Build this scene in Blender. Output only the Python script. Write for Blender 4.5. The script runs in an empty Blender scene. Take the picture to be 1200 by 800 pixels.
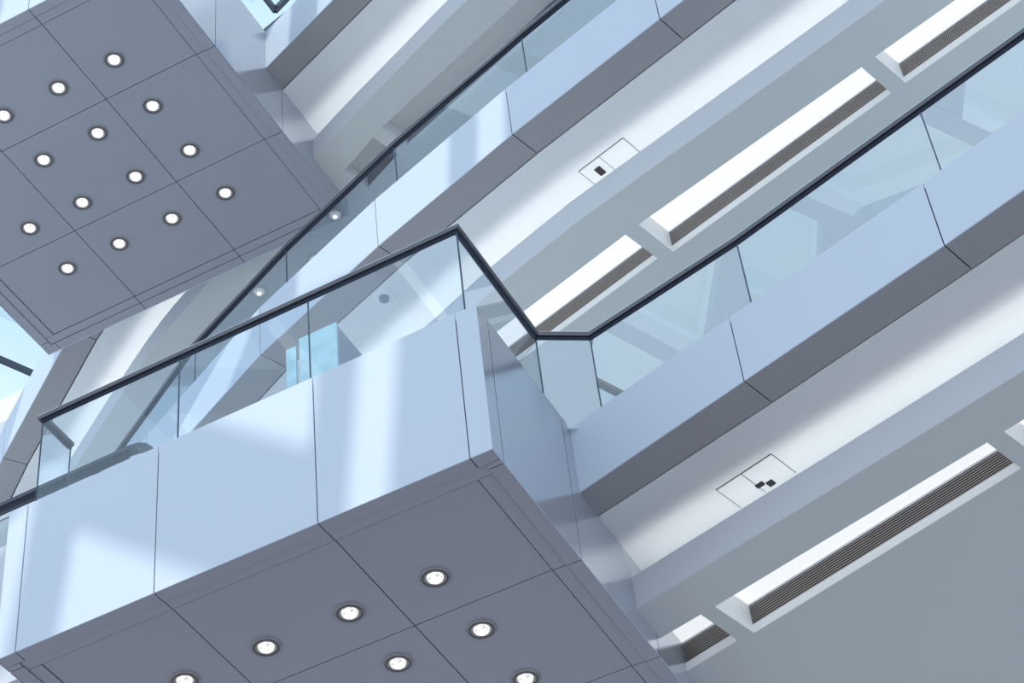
import bpy, bmesh, math
from mathutils import Vector, Matrix

# ---------------------------------------------------------------- units
# plan coordinates: a = along the front balcony, b = away from the viewer, h = height above the
# camera, in units of the front balcony's underside height (12 m); world x, y, z are metres.
S = 12.0
EYE = 1.6
def W(a, b, h): return Vector((a * S, b * S, h * S + EYE))
C = bpy.context.scene.collection

# ---------------------------------------------------------------- camera
cam = bpy.data.objects.new('camera', bpy.data.cameras.new('camera')); C.objects.link(cam)
bpy.context.scene.camera = cam
PITCH, ROLL, YAW = 0.79816, -0.12824, -0.38921
cam.data.sensor_width = 36.0
cam.data.lens = 2595.13 / 1200 * 36.0
cam.data.clip_start = 0.1; cam.data.clip_end = 500
cp, sp, cr, sr = math.cos(PITCH), math.sin(PITCH), math.cos(ROLL), math.sin(ROLL)
fwd = Vector((0, cp, sp)); r0 = Vector((1, 0, 0)); u0 = Vector((0, -sp, cp))
right = r0 * cr + u0 * sr; up = -r0 * sr + u0 * cr
rz = Matrix.Rotation(-YAW, 3, 'Z')
right, up, fwd = rz @ right, rz @ up, rz @ fwd
m = Matrix((right, up, -fwd)).transposed().to_4x4()
m.translation = W(0.42653, -0.98208, 0)
cam.matrix_world = m

# ---------------------------------------------------------------- sky, sun, exposure
wd = bpy.data.worlds.new('sky'); bpy.context.scene.world = wd; wd.use_nodes = True
nt = wd.node_tree; nt.nodes.clear()
wo = nt.nodes.new('ShaderNodeOutputWorld'); bg = nt.nodes.new('ShaderNodeBackground')
tc = nt.nodes.new('ShaderNodeTexCoord'); ns = nt.nodes.new('ShaderNodeTexNoise'); rp = nt.nodes.new('ShaderNodeValToRGB')
ns.inputs['Scale'].default_value = 3.0; ns.inputs['Detail'].default_value = 5.0
rp.color_ramp.elements[0].position = 0.40; rp.color_ramp.elements[0].color = (0.52, 0.74, 1.0, 1)
rp.color_ramp.elements[1].position = 0.66; rp.color_ramp.elements[1].color = (0.96, 0.98, 1.0, 1)
nt.links.new(tc.outputs['Generated'], ns.inputs['Vector']); nt.links.new(ns.outputs['Fac'], rp.inputs['Fac'])
nt.links.new(rp.outputs['Color'], bg.inputs['Color']); nt.links.new(bg.outputs['Background'], wo.inputs['Surface'])
bg.inputs['Strength'].default_value = 0.95

SUN_DA, SUN_DB = -0.11, 0.90          # drift per unit of fall
sl = bpy.data.lights.new('sun', 'SUN'); sl.energy = 2.5; sl.angle = math.radians(0.45); sl.color = (1.0, 0.88, 0.78)
so = bpy.data.objects.new('sun', sl); C.objects.link(so); so.location = W(0.1, -1.5, 3.0)
so.rotation_euler = Vector((SUN_DA, SUN_DB, -1)).to_track_quat('-Z', 'Y').to_euler()

vs = bpy.context.scene.view_settings
vs.view_transform = 'Standard'; vs.look = 'None'; vs.gamma = 1.0; vs.exposure = 0.32; vs.use_curve_mapping = False

# ---------------------------------------------------------------- materials
def principled(name, col, rough=0.5, metal=0.0, vary=0.04, scale=1.5, bump=0.0, coat=0.0, spec=0.5):
    mt = bpy.data.materials.new(name); mt.use_nodes = True
    n = mt.node_tree.nodes; l = mt.node_tree.links; b = n['Principled BSDF']
    t = n.new('ShaderNodeTexCoord'); z = n.new('ShaderNodeTexNoise'); z.inputs['Scale'].default_value = scale
    z.inputs['Detail'].default_value = 6
    mx = n.new('ShaderNodeMix'); mx.data_type = 'RGBA'
    mx.inputs[6].default_value = (*[c * (1 - vary) for c in col], 1); mx.inputs[7].default_value = (*[min(1, c * (1 + vary)) for c in col], 1)
    l.new(t.outputs['Object'], z.inputs['Vector']); l.new(z.outputs['Fac'], mx.inputs[0]); l.new(mx.outputs[2], b.inputs['Base Color'])
    b.inputs['Roughness'].default_value = rough; b.inputs['Metallic'].default_value = metal
    b.inputs['Specular IOR Level'].default_value = spec
    b.inputs['Coat Weight'].default_value = coat; b.inputs['Coat Roughness'].default_value = 0.12
    if bump:
        z2 = n.new('ShaderNodeTexNoise'); z2.inputs['Scale'].default_value = 0.35; z2.inputs['Detail'].default_value = 2
        bp = n.new('ShaderNodeBump'); bp.inputs['Strength'].default_value = bump; bp.inputs['Distance'].default_value = 0.1
        l.new(t.outputs['Object'], z2.inputs['Vector']); l.new(z2.outputs['Fac'], bp.inputs['Height']); l.new(bp.outputs['Normal'], b.inputs['Normal'])
    return mt
def emissive(name, col, strength):
    mt = bpy.data.materials.new(name); mt.use_nodes = True
    b = mt.node_tree.nodes['Principled BSDF']
    b.inputs['Base Color'].default_value = (0.8, 0.8, 0.8, 1)
    b.inputs['Emission Color'].default_value = (*col, 1); b.inputs['Emission Strength'].default_value = strength
    return mt
def glassmat(name, tint, refl=0.16, rough=0.0, mul=0.5):
    mt = bpy.data.materials.new(name); mt.use_nodes = True
    n = mt.node_tree.nodes; l = mt.node_tree.links; n.clear()
    o = n.new('ShaderNodeOutputMaterial'); mx = n.new('ShaderNodeMixShader')
    tr = n.new('ShaderNodeBsdfTransparent'); gl = n.new('ShaderNodeBsdfGlossy'); fr = n.new('ShaderNodeLayerWeight')
    tr.inputs['Color'].default_value = (*tint, 1); gl.inputs['Roughness'].default_value = rough
    gl.inputs['Color'].default_value = (0.85, 0.93, 1.0, 1)
    fr.inputs['Blend'].default_value = 0.35
    ma = n.new('ShaderNodeMath'); ma.operation = 'MULTIPLY_ADD'; ma.inputs[1].default_value = mul; ma.inputs[2].default_value = refl
    ma.use_clamp = True
    l.new(fr.outputs['Fresnel'], ma.inputs[0]); l.new(ma.outputs[0], mx.inputs[0])
    l.new(tr.outputs[0], mx.inputs[1]); l.new(gl.outputs[0], mx.inputs[2]); l.new(mx.outputs[0], o.inputs['Surface'])
    return mt
def lensmat():
    mt = emissive('lamp_lens', (1.0, 0.95, 0.90), 1.0); n = mt.node_tree.nodes; l = mt.node_tree.links
    t = n.new('ShaderNodeTexCoord'); v = n.new('ShaderNodeTexVoronoi'); v.inputs['Scale'].default_value = 45
    mr = n.new('ShaderNodeMapRange'); mr.inputs['From Max'].default_value = .9; mr.inputs['To Min'].default_value = 1.3; mr.inputs['To Max'].default_value = 0.15
    l.new(t.outputs['Object'], v.inputs['Vector']); l.new(v.outputs['Distance'], mr.inputs['Value']); l.new(mr.outputs[0], n['Principled BSDF'].inputs['Emission Strength'])
    return mt
M = dict(
    fascia=principled('white_satin_panel', (0.62, 0.69, 0.78), 0.55, 0.0, 0.02, 0.6, spec=0.25),
    soffit=principled('grey_metal_panel', (0.40, 0.40, 0.455), 0.42, 0.15, 0.03, 0.8),
    ring_soffit=principled('grey_soffit_panel', (0.36, 0.355, 0.37), 0.35, 0.05, 0.03, 0.8),
    white=principled('white_plaster', (0.84, 0.86, 0.86), 0.6, 0, 0.02, 0.4),
    bulk=principled('grey_paint', (0.64, 0.67, 0.71), 0.45, 0, 0.03, 0.4),
    lower=principled('grey_ceiling_paint', (0.66, 0.68, 0.67), 0.32, 0, 0.03, 0.3, bump=0.02),
    roof=principled('white_roof_paint', (0.86, 0.87, 0.88), 0.5, 0, 0.02, 0.4),
    dark=principled('dark_frame', (0.04, 0.05, 0.08), 0.4, 0.3),
    core=principled('joint_shadow', (0.03, 0.03, 0.04), 0.9),
    rail=principled('dark_steel_rail', (0.15, 0.15, 0.16), 0.28, 0.9, 0.05, 4),
    steel=principled('bright_steel', (0.6, 0.62, 0.68), 0.2, 1.0, 0.05, 4),
    grille=principled('grille_metal', (0.30, 0.28, 0.27), 0.45, 0.4),
    black=principled('black_plastic', (0.01, 0.01, 0.012), 0.5),
    floor_dark=principled('dark_stone_floor', (0.14, 0.12, 0.13), 0.5, 0, 0.06, 0.3),
    lens=lensmat(),
    lens2=emissive('lamp_core', (1.0, 0.93, 0.84), 6.0),
    diffuser=emissive('trough_diffuser', (0.95, 0.98, 1.0), 0.6),
    glass=glassmat('balustrade_glass', (0.84, 0.91, 0.97), 0.09, mul=0.6),
    gallery_glass=glassmat('gallery_glass', (0.88, 0.94, 0.97), 0.36, mul=1.0),
    upper_glass=glassmat('upper_gallery_glass', (0.74, 0.82, 0.90), 0.14, mul=0.6),
    edge=principled('glass_edge', (0.07, 0.10, 0.15), 0.2, 0.0),
    sky_glass=glassmat('skylight_glass', (0.90, 0.96, 0.97), 0.04, mul=0.1),
    teal=principled('teal_glass', (0.34, 0.54, 0.62), 0.12, 0.0, 0.3, 6.0, coat=0.5),
    slate=principled('slate_panel', (0.22, 0.26, 0.34), 0.35, 0.0),
)

# ---------------------------------------------------------------- helpers
class MB:
    def __init__(s): s.v = []; s.f = []
    def prism(s, poly, h0, h1):
        """poly: plan points (a,b), counter-clockwise or not; between heights h0..h1"""
        n = len(poly); o = len(s.v)
        ar = sum(poly[i][0] * poly[(i + 1) % n][1] - poly[(i + 1) % n][0] * poly[i][1] for i in range(n))
        if ar < 0: poly = poly[::-1]
        s.v += [W(p[0], p[1], h0) for p in poly] + [W(p[0], p[1], h1) for p in poly]
        s.f.append([o + i for i in reversed(range(n))]); s.f.append([o + n + i for i in range(n)])
        for i in range(n): s.f.append([o + i, o + (i + 1) % n, o + n + (i + 1) % n, o + n + i])
        return s
    def face(s, pts):
        o = len(s.v); s.v += [W(*p) for p in pts]; s.f.append(list(range(o, o + len(pts)))); return s
    def build(s, name, mat, parent=None, origin=None, bevel=0.0):
        org = origin if origin is not None else (parent.matrix_world.translation if False else (Vector(parent['_o']) if parent and '_o' in parent else Vector((0, 0, 0))))
        me = bpy.data.meshes.new(name); me.from_pydata([tuple(v - org) for v in s.v], [], s.f); me.materials.append(M[mat]); me.update()
        o = bpy.data.objects.new(name, me); C.objects.link(o)
        if parent: o.parent = parent
        else: o.location = org
        if bevel:
            bv = o.modifiers.new('bevel', 'BEVEL'); bv.width = bevel; bv.segments = 2; bv.limit_method = 'ANGLE'
        if parent: o['_o'] = tuple(org)
        else: o['_o'] = tuple(org)
        return o
def tag(o, label=None, cat=None, group=None, kind=None):
    if label: o['label'] = label
    if cat: o['category'] = cat
    if group: o['group'] = group
    if kind: o['kind'] = kind
    return o
def thing(name, origin, label, cat, group=None):
    o = bpy.data.objects.new(name, None); C.objects.link(o); o.location = origin; o['_o'] = tuple(origin)
    o.empty_display_size = 0.3
    return tag(o, label, cat, group)
def struct(mb, name, mat, parent=None):
    o = mb.build(name, mat, parent)
    if not parent: o['kind'] = 'structure'
    return o
def lerp(p, q, t): return (p[0] + (q[0] - p[0]) * t, p[1] + (q[1] - p[1]) * t)
def inter(curve, a):
    cv = sorted(curve)
    if a <= cv[0][0]: p, q = cv[0], cv[1]
    elif a >= cv[-1][0]: p, q = cv[-2], cv[-1]
    else:
        for p, q in zip(cv, cv[1:]):
            if p[0] <= a <= q[0]: break
    return lerp(p, q, (a - p[0]) / (q[0] - p[0]))
def clipc(curve, a0, a1):
    return [inter(curve, a0)] + [p for p in sorted(curve) if a0 + 1e-4 < p[0] < a1 - 1e-4] + [inter(curve, a1)]
def normals(c):
    out = []
    for i in range(len(c)):
        p = c[max(0, i - 1)]; q = c[min(len(c) - 1, i + 1)]
        d = (q[0] - p[0], q[1] - p[1]); k = math.hypot(*d); out.append((-d[1] / k, d[0] / k))
    return out
def off(curve, d):
    c = sorted(curve); return [(p[0] + n[0] * d, p[1] + n[1] * d) for p, n in zip(c, normals(c))]
def ribbon(mb, c1, c2, h0, h1):
    for i in range(len(c1) - 1): mb.prism([c1[i], c1[i + 1], c2[i + 1], c2[i]], h0, h1)
    return mb
def tube_path(mb, pts, prof, closed=False):
    """sweep a profile (side, up) in metres along world points, horizontal side vectors with mitres"""
    n = len(pts); k = len(prof); o = len(mb.v)
    for i, p in enumerate(pts):
        d1 = (pts[i] - pts[i - 1]).normalized() if i > 0 else (pts[1] - pts[0]).normalized()
        d2 = (pts[i + 1] - pts[i]).normalized() if i < n - 1 else d1
        if i == 0: d1 = d2
        d = (d1 + d2).normalized()
        s = d.cross(Vector((0, 0, 1)))
        s = s.normalized() if s.length > 1e-3 else Vector((0, 1, 0))
        u = s.cross(d).normalized()
        mit = 1.0 / max(0.45, d.dot(d1))
        for (x, y) in prof: mb.v.append(p + s * x * mit + u * y)
    for i in range(n - 1):
        for j in range(k):
            a = o + i * k + j; b = o + i * k + (j + 1) % k
            mb.f.append([a, b, b + k, a + k])
    mb.f.append([o + j for j in range(k)][::-1]); mb.f.append([o + (n - 1) * k + j for j in range(k)])
    return mb

RAILP = [(-.034, -.03), (.034, -.03), (.040, -.010), (.040, .012), (.026, .030), (-.026, .030), (-.040, .012), (-.040, -.010)]
RAIL2 = [(-.012, -.052), (.012, -.052), (.012, -.028), (-.012, -.028)]

# ---------------------------------------------------------------- shared plan curves
F = [(.64, -.030), (.478, .017), (.3148, .0648), (.1488, .1097), (-.0144, .1539), (-.1781, .2042), (-.340, .263),
     (-.530, .352), (-.727, .467), (-.925, .600), (-1.10, .728)]
G = [(.64, -.004), (.50, .036), (.3277, .0835), (.1625, .1295), (.0, .1755), (-.1642, .226), (-.3213, .2838),
     (-.47, .3475), (-.642, .4448), (-.80, .545)]
E = [(.64, .066), (.3265, .1507), (.0267, .2250), (-.0082, .2345), (-.09, .2605), (-.1766, .2935), (-.3327, .3563),
     (-.5297, .451), (-.6531, .512), (-.90, .665), (-1.10, .80)]
DZ = .431
H_TOP, H_SOF, H_RAIL, H_BAND, H_LOW = 1.14, 1.0755, 1.235, 1.052, 1.022

def smooth(c, n=4):
    c = sorted(c); out = []
    for i in range(len(c) - 1):
        p0, p1, p2, p3 = c[max(i - 1, 0)], c[i], c[i + 1], c[min(i + 2, len(c) - 1)]
        for k in range(n):
            t = k / n
            out.append(tuple(.5 * (2 * p1[j] + (p2[j] - p0[j]) * t + (2 * p0[j] - 5 * p1[j] + 4 * p2[j] - p3[j]) * t * t + (3 * p1[j] - p0[j] - 3 * p2[j] + p3[j]) * t ** 3) for j in (0, 1)))
    return out + [c[-1]]
E = smooth(E)

# ---------------------------------------------------------------- ground floor of the atrium
struct(MB().prism([(-1.6, -1.7), (1.4, -1.7), (1.4, 1.6), (-1.6, 1.6)], -EYE / S - .02, -EYE / S), 'floor', 'floor_dark')
# far walls that carry the galleries
wb = MB()
back = [(p[0], p[1] + .62) for p in sorted(E)]
ribbon(wb, back, [(p[0], p[1] + .02) for p in back], -EYE / S, 2.64)
struct(wb, 'wall_back', 'white')

# ---------------------------------------------------------------- roof with skylight
ZR = 2.70
rb = MB()
def Rf(a, h): return (a - SUN_DA * (ZR - h) * 1, -SUN_DB * (ZR - h))
for a0, a1 in ((.046, .076), (-.200, -.160), (-.440, -.405), (-.69, -.655), (-.94, -.905), (-1.19, -1.155)):
    rb.prism([(a0, -2.6), (a1, -2.6), (a1, .60), (a0, .60)], ZR, ZR + .05)
rb.prism([(.113, -2.6), (1.3, -2.6), (1.3, 1.4), (.113, 1.4)], ZR, ZR + .05)
rb.prism([(-1.5, -2.7), (.113, -2.7), (.113, -2.6), (-1.5, -2.6)], ZR, ZR + .05)
struct(rb, 'ceiling_roof_beams', 'roof').name = 'ceiling'
cells = [(-.160, .046), (-.405, -.200), (-.655, -.440), (-.905, -.69), (-1.155, -.94)]
for k, (a0, a1) in enumerate(cells):
    for j in range(7):
        b0 = -1.358 - .70 * (a0 + .1587) - .52 * (j - 2) + (.26 if k % 2 else 0) - (0.52 if k else 0)
        sl_ = -.70 if k % 2 == 0 else .70
        db = MB().prism([(a0, b0), (a1, b0 + sl_ * (a1 - a0)), (a1, b0 + sl_ * (a1 - a0) - .093), (a0, b0 - .093)], ZR + .002, ZR + .04)
        o = db.build('roof_brace', 'roof', bpy.data.objects['ceiling'])
# roof slab behind the galleries, left open where the photo shows sky
r2 = MB()
r2.prism([(-.50, .60), (.113, .60), (.113, 1.4), (-.50, 1.4)], ZR, ZR + .05)
r2.prism([(-1.9, 1.15), (-.5, 1.15), (-.5, 1.4), (-1.9, 1.4)], ZR, ZR + .05)
r2.build('roof_slab', 'roof', bpy.data.objects['ceiling'])
# skylight glazing and dark mullions
wn = MB().prism([(-1.7, -2.6), (.113, -2.6), (.113, 1.15), (-1.7, 1.15)], ZR + .06, ZR + .0605).build('window_1', 'sky_glass')
wn['kind'] = 'structure'
def bar(mb, p, q, w, h0, h1):
    d = (q[0] - p[0], q[1] - p[1]); k = math.hypot(*d); n = (-d[1] / k * w / 2, d[0] / k * w / 2)
    mb.prism([(p[0] + n[0], p[1] + n[1]), (q[0] + n[0], q[1] + n[1]), (q[0] - n[0], q[1] - n[1]), (p[0] - n[0], p[1] - n[1])], h0, h1)
for p, q, w in (((-.560, .45), (-.557, .668), .006), ((-.557, .668), (-.50, .647), .006), ((-1.40, .858), (-1.27, 1.143), .006),
                ((-.62, .70), (-.45, .66), .004)):
    mb = MB(); bar(mb, p, q, w, ZR, ZR + .012); mb.build('window_mullion', 'dark', wn)

# ---------------------------------------------------------------- square balcony pods
def pod(name, a0, b0, dh, label, half_a):
    t = thing(name, W(a0 - .2, b0 + .2, 1.0 + dh), label, 'balcony')
    x0, x1, y0, y1 = a0 - .400, a0, b0, b0 + .4035
    h0, h1 = 1.0 + dh, 1.14 + dh
    g = .00045
    # hidden carcass behind the panels, so that joints read dark
    MB().prism([(x0 + .003, y0 + .003), (x1 - .003, y0 + .003), (x1 - .003, y1 - .003), (x0 + .003, y1 - .003)], h0 + .008, h0 + .012).build('carcass', 'core', t)
    cf = MB()
    for q in ([(x0 + .003, y0 + .003), (x1 - .003, y0 + .003), (x1 - .003, y0 + .005), (x0 + .003, y0 + .005)],
              [(x1 - .005, y0 + .003), (x1 - .003, y0 + .003), (x1 - .003, y1 - .003), (x1 - .005, y1 - .003)],
              [(x0 + .003, y0 + .003), (x0 + .005, y0 + .003), (x0 + .005, y1 - .003), (x0 + .003, y1 - .003)],
              [(x0 + .003, y1 - .005), (x1 - .003, y1 - .005), (x1 - .003, y1 - .003), (x0 + .003, y1 - .003)]):
        cf.prism(q, h0 + .004, h1 - .004)
    cf.build('carcass', 'core', t)
    ja = [0, -.0169, -.1342, -.2663, -.383, -.400]
    jb = [0, .0169, .1345, .2655, .3866, .4035]
    for i in range(5):      # front and back fascia
        a, b = a0 + ja[i + 1] + (g if i < 4 else 0), a0 + ja[i] - (g if i else 0)
        MB().prism([(a, y0), (b, y0), (b, y0 + .0009), (a, y0 + .0009)], h0, h1).build('fascia_panel', 'fascia', t)
        MB().prism([(a, y1), (b, y1), (b, y1 - .0009), (a, y1 - .0009)], h0, h1).build('fascia_panel', 'fascia', t)
    for i in range(5):      # side fascias
        a, b = y0 + jb[i] + (g if i else .001), y0 + jb[i + 1] - (g if i < 4 else .001)
        MB().prism([(x1, a), (x1, b), (x1 - .0009, b), (x1 - .0009, a)], h0, h1).build('side_panel', 'side', t)
        MB().prism([(x0, a), (x0, b), (x0 + .0009, b), (x0 + .0009, a)], h0, h1).build('side_panel', 'side', t)
    # underside: outer rim pieces, stepped inner rim, square field panels
    u, v, e = .0115, .0225, .0011
    cuts_a = [x1 - e, a0 - .0169, a0 - .1342, a0 - .2663, a0 - .383, x0 + e]
    cuts_b = [y0 + e, y0 + .0169, y0 + .1345, y0 + .2655, y0 + .3866, y1 - e]
    gg = .00045
    for i in range(5):
        hi, lo = cuts_a[i] - (gg if i else 0), cuts_a[i + 1] + (gg if i < 4 else 0)
        for (p, q) in ((y0 + e, y0 + u), (y1 - u, y1 - e)):
            MB().prism([(lo, p), (hi, p), (hi, q), (lo, q)], h0, h0 + .003).build('rim_panel', 'soffit', t)
        lo2, hi2 = cuts_b[i] + (gg if i else u - e + gg), cuts_b[i + 1] - (gg if i < 4 else u - e + gg)
        for (p, q) in ((x0 + e, x0 + u), (x1 - u, x1 - e)):
            MB().prism([(p, lo2), (q, lo2), (q, hi2), (p, hi2)], h0, h0 + .003).build('rim_panel', 'soffit', t)
    ca = [x1 - u - gg, a0 - .1342, a0 - .2663, x0 + u + gg]; cb = [y0 + v, y0 + .1345, y0 + .2655, y1 - v]
    for i in range(3):
        p0, p1 = ca[i + 1] + (gg if i < 2 else 0), ca[i] - (gg if i else 0)
        for (q0, q1) in ((y0 + u + 1.6 * gg, y0 + v), (y1 - v, y1 - u - 1.6 * gg)):
            MB().prism([(p0, q0), (p1, q0), (p1, q1), (p0, q1)], h0 + .0009, h0 + .004).build('inner_rim', 'soffit', t)
        q0, q1 = cb[i] + gg, cb[i + 1] - gg
        for (p0, p1) in ((x0 + u + gg, x0 + v), (x1 - v, x1 - u - gg)):
            MB().prism([(p0, q0), (p1, q0), (p1, q1), (p0, q1)], h0 + .0009, h0 + .004).build('inner_rim', 'soffit', t)
    fa = [x1 - v - gg, a0 - .1342, a0 - .2663, x0 + v + gg]; fb = [y0 + v + gg, y0 + .1345, y0 + .2655, y1 - v - gg]
    for i in range(3):
        for j in range(3):
            p0, p1 = fa[i + 1] + gg, fa[i] - gg; q0, q1 = fb[j] + gg, fb[j + 1] - gg
            MB().prism([(p0, q0), (p1, q0), (p1, q1), (p0, q1)], h0 + .0016, h0 + .005).build('soffit_panel', 'soffit', t)
    MB().prism([(x0 + .006, y0 + .006), (x1 - .006, y0 + .006), (x1 - .006, y1 - .006), (x0 + .006, y1 - .006)], h0 + .12, h0 + .128).build('deck', 'white', t)
    return t
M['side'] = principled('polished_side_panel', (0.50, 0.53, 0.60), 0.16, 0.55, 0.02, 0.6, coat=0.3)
pod('balcony', 0.0, 0.0, 0.0, 'square lower balcony in front with white fascia and dark grey underside', 0)
pod('balcony', -.3255, .0245, .862, 'square upper balcony at top left, blue-grey underside with downlights', 0)

# ---------------------------------------------------------------- downlights
def lathe(mb, c, prof, n=24):
    o = len(mb.v)
    for (r, z) in prof:
        for i in range(n):
            t = 2 * math.pi * i / n; mb.v.append(c + Vector((r * math.cos(t), r * math.sin(t), z)))
    for k in range(len(prof) - 1):
        for i in range(n):
            a = o + k * n + i; b = o + k * n + (i + 1) % n; mb.f.append([a, b, b + n, a + n])
    return mb
def downlight():
    t = thing('downlight', Vector((0, 0, 0)), 'x', 'light')
    mb = lathe(MB(), Vector((0, 0, 0)), [(.073, .03), (.076, -.006), (.086, -.014), (.126, -.014), (.134, -.002), (.134, .01)])
    mb.build('trim_ring', 'grille', t)
    mb = lathe(MB(), Vector((0, 0, 0)), [(.100, -.0135), (.104, -.0165), (.110, -.0165), (.114, -.0135)])
    mb.build('groove_ring', 'dark', t)
    mb = lathe(MB(), Vector((0, 0, 0)), [(.074, -.004), (.066, -.024), (.043, -.037), (.014, -.042), (.0005, -.043)])
    l = mb.build('lens', 'lens', t)
    mb = lathe(MB(), Vector((0, 0, 0)), [(.030, -.0395), (.028, -.046), (.0005, -.048)], 16)
    mb.build('bulb', 'lens2', l)
    return t
proto = downlight(); used = [False]
def place_light(a, b, h, label, group):
    if not used[0]: t = proto; used[0] = True
    else:
        t = proto.copy(); C.objects.link(t)
        for ch in proto.children:
            c = ch.copy(); C.objects.link(c); c.parent = t
            for g in ch.children:
                d = g.copy(); C.objects.link(d); d.parent = c
    t.location = W(a, b, h); t['label'] = label; t['group'] = group
cols = ['rightmost', 'second from right', 'second from left', 'leftmost']
rows = ['nearest', 'second', 'third', 'farthest']
for j in range(4):
    for i in range(4):
        if (j == 0 and i == 3) or (j == 1 and i == 3): continue
        a, b = -.3255 - .098 - .0689 * i, .0245 + .0966 + .0698 * j
        place_light(a, b, 1.8636, '%s lit downlight in the %s row of the upper balcony underside' % (cols[i], ['top', 'second', 'third', 'bottom'][j]), 'downlights under the upper balcony')
for i, j in ((0, 0), (1, 0), (2, 0), (3, 0), (0, 1), (1, 1), (0, 2)):
    place_light(-.096 - .0693 * i, .0955 + .0693 * j, 1.0016, '%s starry downlight in the %s row of the lower balcony underside' % (cols[i], ['top', 'second', 'bottom'][j]), 'downlights under the lower balcony')

# ---------------------------------------------------------------- curved galleries
def gallery(level, a_lo, a_hi, slots, label, lit):
    dh = DZ * level
    t = thing('gallery', W(.15, .2, 1.02 + dh), label, 'gallery')
    f = clipc(F, a_lo, a_hi)
    d = off(f, .0315)
    th = off(f, .0009); k1 = off(f, .0030); k2 = off(f, .005)
    # end caps keep the cut at the pod's flank straight
    def flank(c):
        c = list(c)
        if level == 0: c[0] = (f[0][0], c[0][1])
        return c
    d, th, k1, k2 = flank(d), flank(th), flank(k1), flank(k2)
    for i in range(len(f) - 1):
        s0 = 0 if i == 0 else .0005 / .17; s1 = 1 if i == len(f) - 2 else 1 - .0005 / .17
        q = [lerp(f[i], f[i + 1], s0), lerp(f[i], f[i + 1], s1), lerp(th[i], th[i + 1], s1), lerp(th[i], th[i + 1], s0)]
        MB().prism(q, H_SOF + dh, H_TOP + dh).build('fascia_panel', 'fascia', t)
        q = [lerp(th[i], th[i + 1], s0), lerp(th[i], th[i + 1], s1), lerp(d[i], d[i + 1], s1), lerp(d[i], d[i + 1], s0)]
        MB().prism(q, H_SOF + dh, H_SOF + dh + .003).build('soffit_panel', 'ring_soffit', t)
    ribbon(MB(), k1, k2, H_SOF + dh + .004, H_TOP + dh - .002).build('carcass', 'core', t)
    d2 = flank(off(f, .034))
    ribbon(MB(), k1, d2, H_SOF + dh + .0035, H_SOF + dh + .0045).build('carcass', 'core', t)
    # white cove ceiling behind the shadow gap
    d3 = flank(off(f, .0332))
    e = clipc(E, f[0][0], f[-1][0])
    ecol = [inter(E, p[0] + (q[0] - p[0]) * 1.0) for p, q in zip(f, d3)]
    eb = [(p[0] + n[0] * .038, p[1] + n[1] * .038) for p, n in zip(ecol, normals(ecol))]
    if level == 0: ecol[0] = (f[0][0], inter(E, f[0][0])[1]); eb[0] = (f[0][0], ecol[0][1] + .035)
    ribbon(MB(), d3, eb, H_SOF + dh, H_SOF + dh + .003).build('cove_ceiling', 'white', t)
    # bulkhead in front of the cove
    e2 = [(p[0] + n[0] * .004, p[1] + n[1] * .004) for p, n in zip(e, normals(e))]
    if level == 0: e2[0] = (e[0][0], e2[0][1])
    ribbon(MB(), e, e2, H_LOW + dh + .0007, H_BAND + dh).build('bulkhead', 'bulk', t)
    e3 = [(p[0] + n[0] * .036, p[1] + n[1] * .036) for p, n in zip(e, normals(e))]
    e4 = [(p[0] + n[0] * .038, p[1] + n[1] * .038) for p, n in zip(e, normals(e))]
    if level == 0: e3[0] = (e[0][0], e3[0][1]); e4[0] = (e[0][0], e4[0][1])
    cv = MB(); ribbon(cv, e3, e4, H_LOW + dh + .006, H_SOF + dh); ribbon(cv, e2, e3, H_LOW + dh + .006, H_LOW + dh + .008)
    cv.build('cove_lining', 'white', t)
    # deck on top
    ribbon(MB(), k2, [(p[0], p[1] + .75) for p in k2], H_TOP + dh - .012, H_TOP + dh - .006).build('deck', 'white', t)
    # lower ceiling with troughs cut out: columns at trough corners
    cols_ = []
    def col(near, far, open_right): cols_.append((near, far, open_right))
    n0 = slots[0][0]
    col((f[0][0], inter([n0, slots[0][1]], f[0][0])[1]), (f[0][0], inter([slots[0][3], slots[0][2]], f[0][0])[1]), False)
    for s in slots:
        col(s[0], s[3], True); col(s[1], s[2], False)
    last = slots[-1]
    if last[1][0] < a_hi - .01:
        col(inter([last[0], last[1]], a_hi), inter([last[3], last[2]], a_hi), False)
    lc = MB()
    def shift(p): return p
    for i in range(len(cols_) - 1):
        (n1, f1, o1), (n2, f2, _) = cols_[i], cols_[i + 1]
        # split the near strip at the bulkhead's own bends
        ks = [n1[0]] + [p[0] for p in sorted(E) if n1[0] + .004 < p[0] < n2[0] - .004] + [n2[0]]
        for x0, x1 in zip(ks, ks[1:]):
            t0 = (x0 - n1[0]) / (n2[0] - n1[0]); t1 = (x1 - n1[0]) / (n2[0] - n1[0])
            lc.prism([shift(inter(E, x0)), shift(inter(E, x1)), lerp(n1, n2, t1), lerp(n1, n2, t0)], H_LOW + dh, H_LOW + dh + .0006)
        if not o1: lc.prism([n1, n2, f2, f1], H_LOW + dh, H_LOW + dh + .0006)
        lc.prism([f1, f2, (f2[0] + .04, f2[1] + .55), (f1[0] + (.04 if i else 0), f1[1] + .55)], H_LOW + dh, H_LOW + dh + .0006)
    lc.build('lower_ceiling', 'lower', t)
    return t
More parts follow.
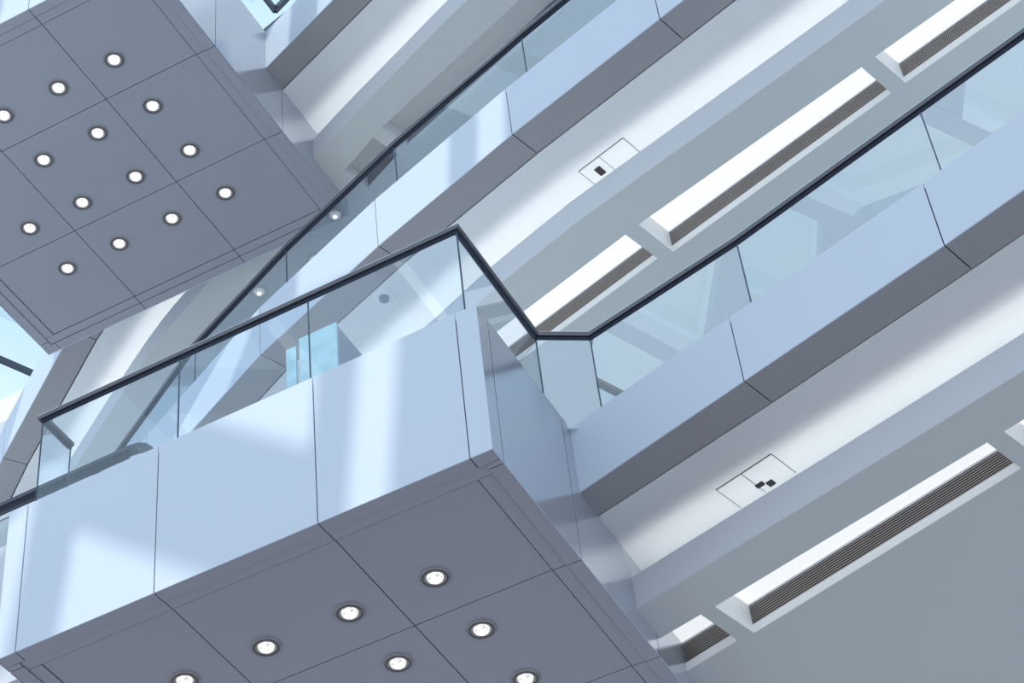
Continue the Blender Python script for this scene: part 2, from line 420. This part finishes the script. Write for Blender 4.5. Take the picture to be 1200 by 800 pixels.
def trough(s, dh, style, label, group, lit='diffuser'):
    """a lit recess in the lower ceiling with an air grille along its far side"""
    n0, n1, f1, f0 = s
    lo, hi = H_LOW + dh + .0006, H_LOW + dh + .0275
    t = thing('ceiling_trough', W((n0[0] + f1[0]) / 2, (n0[1] + f1[1]) / 2, lo), label, 'ceiling trough', group)
    box = MB()
    e = .0008
    box.face([(*n0, lo), (*f0, lo), (*f0, hi), (*n0, hi)]); box.face([(*n1, lo), (*f1, lo), (*f1, hi), (*n1, hi)])
    box.face([(*n0, lo), (*n1, lo), (*n1, hi), (*n0, hi)])
    box.build('trough_side', 'white', t)
    MB().face([(*n0, hi), (*n1, hi), (*f1, hi), (*f0, hi)]).build('lit_panel', lit, t)
    MB().face([(*f0, lo), (*f1, lo), (*f1, lo + .0075), (*f0, lo + .0075)]).build('lower_lip', 'white', t)
    L = math.hypot(f1[0] - f0[0], f1[1] - f0[1]); dx, dy = (f1[0] - f0[0]) / L, (f1[1] - f0[1]) / L
    nx, ny = -dy, dx
    z0, z1 = lo + .0075, hi - .0018
    MB().face([(f0[0] + nx * .004, f0[1] + ny * .004, z0), (f1[0] + nx * .004, f1[1] + ny * .004, z0), (f1[0] + nx * .004, f1[1] + ny * .004, hi), (f0[0] + nx * .004, f0[1] + ny * .004, hi)]).build('grille_back', 'black', t)
    g = MB()
    def pt(u, w): return (f0[0] + dx * u + nx * w, f0[1] + dy * u + ny * w)
    if style == 'slat':
        n = 8; dz = (z1 - z0) / n
        for i in range(n):
            z = z0 + dz * i
            g.prism([pt(0, 0), pt(L, 0), pt(L, .0025), pt(0, .0025)], z + dz * .1, z + dz * .5)
        for i in range(1, int(L / .08) + 1): g.prism([pt(i * .08, .001), pt(i * .08 + .0004, .001), pt(i * .08 + .0004, .003), pt(i * .08, .003)], z0, z1)
    else:
        n = 8; dz = (z1 - z0) / n
        for i in range(n):
            z = z0 + dz * i
            g.prism([pt(0, 0), pt(L, 0), pt(L, .0008), pt(0, .0008)], z, z + dz * .36)
        k = int(L / .0017)
        for i in range(k):
            u = L * i / k; g.prism([pt(u, .0001), pt(u + .0005, .0001), pt(u + .0005, .0007), pt(u, .0007)], z0, z1)
    o = g.build('grille_slats' if style == 'slat' else 'grille_mesh', 'grille', t); o['kind'] = 'stuff'
    MB().prism([pt(0, -.0004), pt(L, -.0004), pt(L, .002), pt(0, .002)], z1, hi).build('grille_frame', 'bulk', t)
    return t
S1 = [(.0497, .2620), (.2835, .2045), (.2955, .2438), (.0622, .3078)]
S2 = [(.2972, .2003), (.530, .1430), (.542, .1790), (.3100, .2398)]
S0a = [(-.0040, .2740), (.0372, .2645), (.0484, .3087), (-.0035, .3225)]
S0b = [(-.190, .3310), (.0345, .2665), (.0470, .3075), (-.178, .372)]
SL = [(-.3086, .3880), (-.2560, .3630), (-.2440, .4020), (-.2980, .4260)]
SM = [(-.2430, .3570), (-.0050, .2750), (.0070, .3160), (-.2310, .3960)]
SR = [(.0080, .2710), (.230, .2100), (.242, .2500), (.0200, .3120)]
gallery(0, -.0045, .64, [S0a, S1, S2], 'lowest curved gallery at right, pale fascia over a dark grey soffit strip', 1)
gallery(1, -1.10, .64, [S0b, S1, S2], 'middle curved gallery crossing the picture behind the lower balcony', 1)
gallery(2, -1.10, .50, [SL, SM, SR], 'topmost curved gallery passing behind the upper balcony', 1)
trough(S0a, 0, 'slat', 'short lit ceiling trough with slatted grille touching the lower balcony', 'slatted ceiling troughs')
trough(S1, 0, 'slat', 'long lit ceiling trough with slatted grille under the lowest gallery', 'slatted ceiling troughs')
trough(S2, 0, 'slat', 'lit ceiling trough cut by the right picture edge, slatted grille', 'slatted ceiling troughs')
trough(S0b, DZ, 'mesh', 'lit trough with perforated grille ending just above the short glass at the rail bend', 'perforated ceiling troughs')
trough(S1, DZ, 'mesh', 'long lit trough with perforated grille in the middle gallery, fully visible', 'perforated ceiling troughs')
trough(S2, DZ, 'mesh', 'lit trough with perforated grille at the top right corner', 'perforated ceiling troughs')
trough(SL, DZ * 2, 'mesh', 'short pale trough beside the upper balcony, under the topmost gallery', 'troughs of the topmost gallery', 'white')
trough(SM, DZ * 2, 'mesh', 'long pale trough under the topmost gallery above the middle handrail', 'troughs of the topmost gallery', 'white')
trough(SR, DZ * 2, 'mesh', 'pale trough under the topmost gallery seen through the middle balustrade', 'troughs of the topmost gallery', 'white')

# cove lamps: strips lying behind each bulkhead, shining up on the white ceiling
for lv, lo in ((0, 0.0), (1, -.9), (2, -.9)):
    e = [inter(E, lo + (.60 - lo) * k / 14) for k in range(15)] if lo else [inter(E, .075 * k) for k in range(9)]
    ee = off(e, .016)
    for p, q in zip(ee, ee[1:]):
        L = math.hypot(q[0] - p[0], q[1] - p[1]) * S
        if L < .6: continue
        al = bpy.data.lights.new('cove_lamp', 'AREA'); al.shape = 'RECTANGLE'; al.size = L; al.size_y = .12
        al.energy = 1.5 * L; al.color = (0.98, 0.99, 1.0)
        ao = bpy.data.objects.new('cove_lamp', al); C.objects.link(ao)
        ao.location = (W(*p, H_LOW + .012 + DZ * lv) + W(*q, H_LOW + .012 + DZ * lv)) / 2
        x = Vector((q[0] - p[0], q[1] - p[1], 0)).normalized(); z = Vector((x.y, -x.x, -1.2)).normalized()  # -z is the beam
        z = Vector((-x.y * 1.9, x.x * 1.9, -1)).normalized()
        y = z.cross(x).normalized(); mm = Matrix((x, y, z)).transposed().to_4x4(); mm.translation = ao.location; ao.matrix_world = mm

# ---------------------------------------------------------------- glass balustrades
def balustrade(name, label, pts, h_bot, h_top, joints, rail_pts=None, cat='balustrade', gap=.0004, gm='glass'):
    o = thing(name, W(pts[0][0], pts[0][1], h_bot), label, cat)
    for p, q in zip(pts, pts[1:]):
        L = math.hypot(q[0] - p[0], q[1] - p[1]); n = (-(q[1] - p[1]) / L * .0006, (q[0] - p[0]) / L * .0006)
        t = gap / L; a = lerp(p, q, t); b = lerp(p, q, 1 - t)
        gp = MB().face([(*a, h_bot), (*b, h_bot), (*b, h_top), (*a, h_top)]).build('glass_panel', gm, o)
        for c, s in ((a, -1), (b, 1)):
            dx, dy = (q[0] - p[0]) / L * .0005 * s, (q[1] - p[1]) / L * .0005 * s
            ed = MB().prism([(c[0] - n[0], c[1] - n[1]), (c[0] + n[0], c[1] + n[1]), (c[0] + n[0] + dx, c[1] + n[1] + dy), (c[0] - n[0] + dx, c[1] - n[1] + dy)], h_bot, h_top)
            ed.build('glass_edge', 'edge', gp)
    rp_ = rail_pts or pts
    wp = [W(*p, h_top) for p in rp_]
    r = tube_path(MB(), wp, RAILP).build('handrail', 'rail', o)
    tube_path(MB(), wp, RAIL2).build('rail_channel', 'dark', r)
    tube_path(MB(), wp, [(-.0425, .004), (.0425, .004), (.0425, .012), (-.0425, .012)]).build('rail_highlight', 'steel', r)  # thin bright strip stands in for the highlight line along the rail
    return o
HB = 1.1285
balustrade('glass_balustrade', 'glass balustrade with dark handrail around the lower balcony in front',
           [(-.3816, .0437), (-.3816, .0067), (-.2543, .0067), (-.1397, .0067), (-.0118, .0067), (-.0118, .1357)], HB, H_RAIL, None)
rp1 = clipc(G, .024, .64)
balustrade('glass_balustrade', 'glass balustrade with dark handrail along the lowest gallery at right',
           [(-.0118, .1357), (.024, .1590)] + rp1[1:], .0065 + H_SOF + .0525, H_RAIL, None, gm='gallery_glass')
rp2 = clipc(G, -.80, .64)
balustrade('glass_balustrade', 'glass balustrade with dark handrail along the middle gallery',
           rp2, 1.1345 + DZ, H_RAIL + DZ, None, gm='upper_glass')

# ---------------------------------------------------------------- escalator landing on the lower balcony
esc = thing('escalator_balustrade', W(-.40, .06, 1.14), 'escalator end with rounded dark handrail behind the glass at left', 'escalator')
path = [W(-.62, .06, 1.2195), W(-.335, .06, 1.2195)]
for k in range(1, 9):
    an = math.radians(90 - k * 20); path.append(W(-.335 + .022 * math.cos(an), .06, 1.1975 + .022 * math.sin(an)))
path.append(W(-.34, .06, 1.172))
prof = [(-.05, -.035), (.05, -.035), (.05, .01), (.03, .035), (-.03, .035), (-.05, .01)]
tube_path(MB(), path, prof).build('escalator_handrail', 'dark', esc)
MB().prism([(-.62, .0592), (-.337, .0592), (-.337, .0608), (-.62, .0608)], 1.205, 1.2095).build('handrail_track', 'steel', esc)
MB().prism([(-.62, .0592), (-.337, .0592), (-.337, .0608), (-.62, .0608)], 1.211, 1.2135).build('handrail_track', 'dark', esc)
MB().face([(-.62, .06, 1.171), (-.338, .06, 1.171), (-.338, .06, 1.205), (-.62, .06, 1.205)]).build('glass_panel', 'glass', esc)

MB().prism([(-.62, .056), (-.4025, .056), (-.4025, .066), (-.62, .066)], 1.03, 1.171).build('escalator_side', 'bulk', esc)
# ---------------------------------------------------------------- glazed pillar on the lower balcony
gp = thing('glazed_pillar', W(-.196, .13, 1.128), 'teal glass-fronted pillar with slate flank behind the balustrade', 'pillar')
MB().prism([(-.2145, .120), (-.1790, .120), (-.1790, .1225), (-.2145, .1225)], 1.1285, 1.331).build('glass_front', 'teal', gp)
MB().prism([(-.2140, .1225), (-.1792, .1225), (-.1792, .165), (-.2140, .165)], 1.1285, 1.330).build('pillar_core', 'slate', gp)
MB().prism([(-.2260, .118), (-.2165, .118), (-.2165, .1195), (-.2260, .1195)], 1.1285, 1.322).build('glass_fin', 'teal', gp)

# ---------------------------------------------------------------- access hatches and ceiling fittings
def hatch(dh, corner, lx, ly, label, latches):
    h = H_SOF + dh
    i0 = inter(F, corner[0]); i1 = inter(F, corner[0] + .02); d = (i1[0] - i0[0], i1[1] - i0[1]); k = math.hypot(*d); d = (d[0] / k, d[1] / k); n = (-d[1], d[0])
    def q(u, v): return (corner[0] + d[0] * u + n[0] * v, corner[1] + d[1] * u + n[1] * v)
    t = thing('access_hatch', W(*q(lx / 2, ly / 2), h), label, 'hatch')
    fr = MB(); w = .0003
    for (u0, u1, v0, v1) in ((0, lx, 0, w * 1.6), (0, w, 0, ly), (lx - w, lx, 0, ly), (lx * .45, lx * .45 + w * .6, 0, ly)):
        fr.prism([q(u0, v0), q(u1, v0), q(u1, v1), q(u0, v1)], h - .0003, h - .00005)
    fr.build('hatch_joint', 'core', t)
    MB().prism([q(w * 2, w * 3), q(lx * .45 - w, w * 3), q(lx * .45 - w, ly), q(w * 2, ly)], h - .0004, h - .0001).build('hatch_door', 'white', t)
    MB().prism([q(lx * .45 + w * 2, w * 3), q(lx - w * 2, w * 3), q(lx - w * 2, ly), q(lx * .45 + w * 2, ly)], h - .0004, h - .0001).build('hatch_door', 'white', t)
    for (u, v, a, b) in latches:
        MB().prism([q(u - a, v - b), q(u + a, v - b), q(u + a, v + b), q(u - a, v + b)], h - .0016, h - .0002).build('latch', 'black', t, bevel=.002)
    return t
hatch(0, (.0858, .2034 - .0005), .0520, .030, 'flush white access hatch with black latches in the lowest gallery ceiling', [(.0258, .0200, .0032, .0020), (.0325, .0245, .0026, .0028)])
hatch(DZ, (.0165, .2228 - .0005), .0525, .026, 'flush white access hatch with one black latch in the middle gallery ceiling', [(.0140, .0135, .0030, .0048)])
dm = thing('ceiling_camera', W(-.2049, .2618, H_SOF + DZ), 'small round dome camera on the ceiling seen through the balcony glass', 'camera')
lathe(MB(), W(-.2049, .2618, H_SOF + DZ), [(.11, .0), (.11, -.012), (.095, -.02), (.06, -.02)]).build('base_ring', 'white', dm)
lathe(MB(), W(-.2049, .2618, H_SOF + DZ), [(.06, -.02), (.052, -.05), (.03, -.068), (.001, -.075)]).build('dome', 'slate', dm)

for o in bpy.data.objects:
    if '_o' in o: del o['_o']
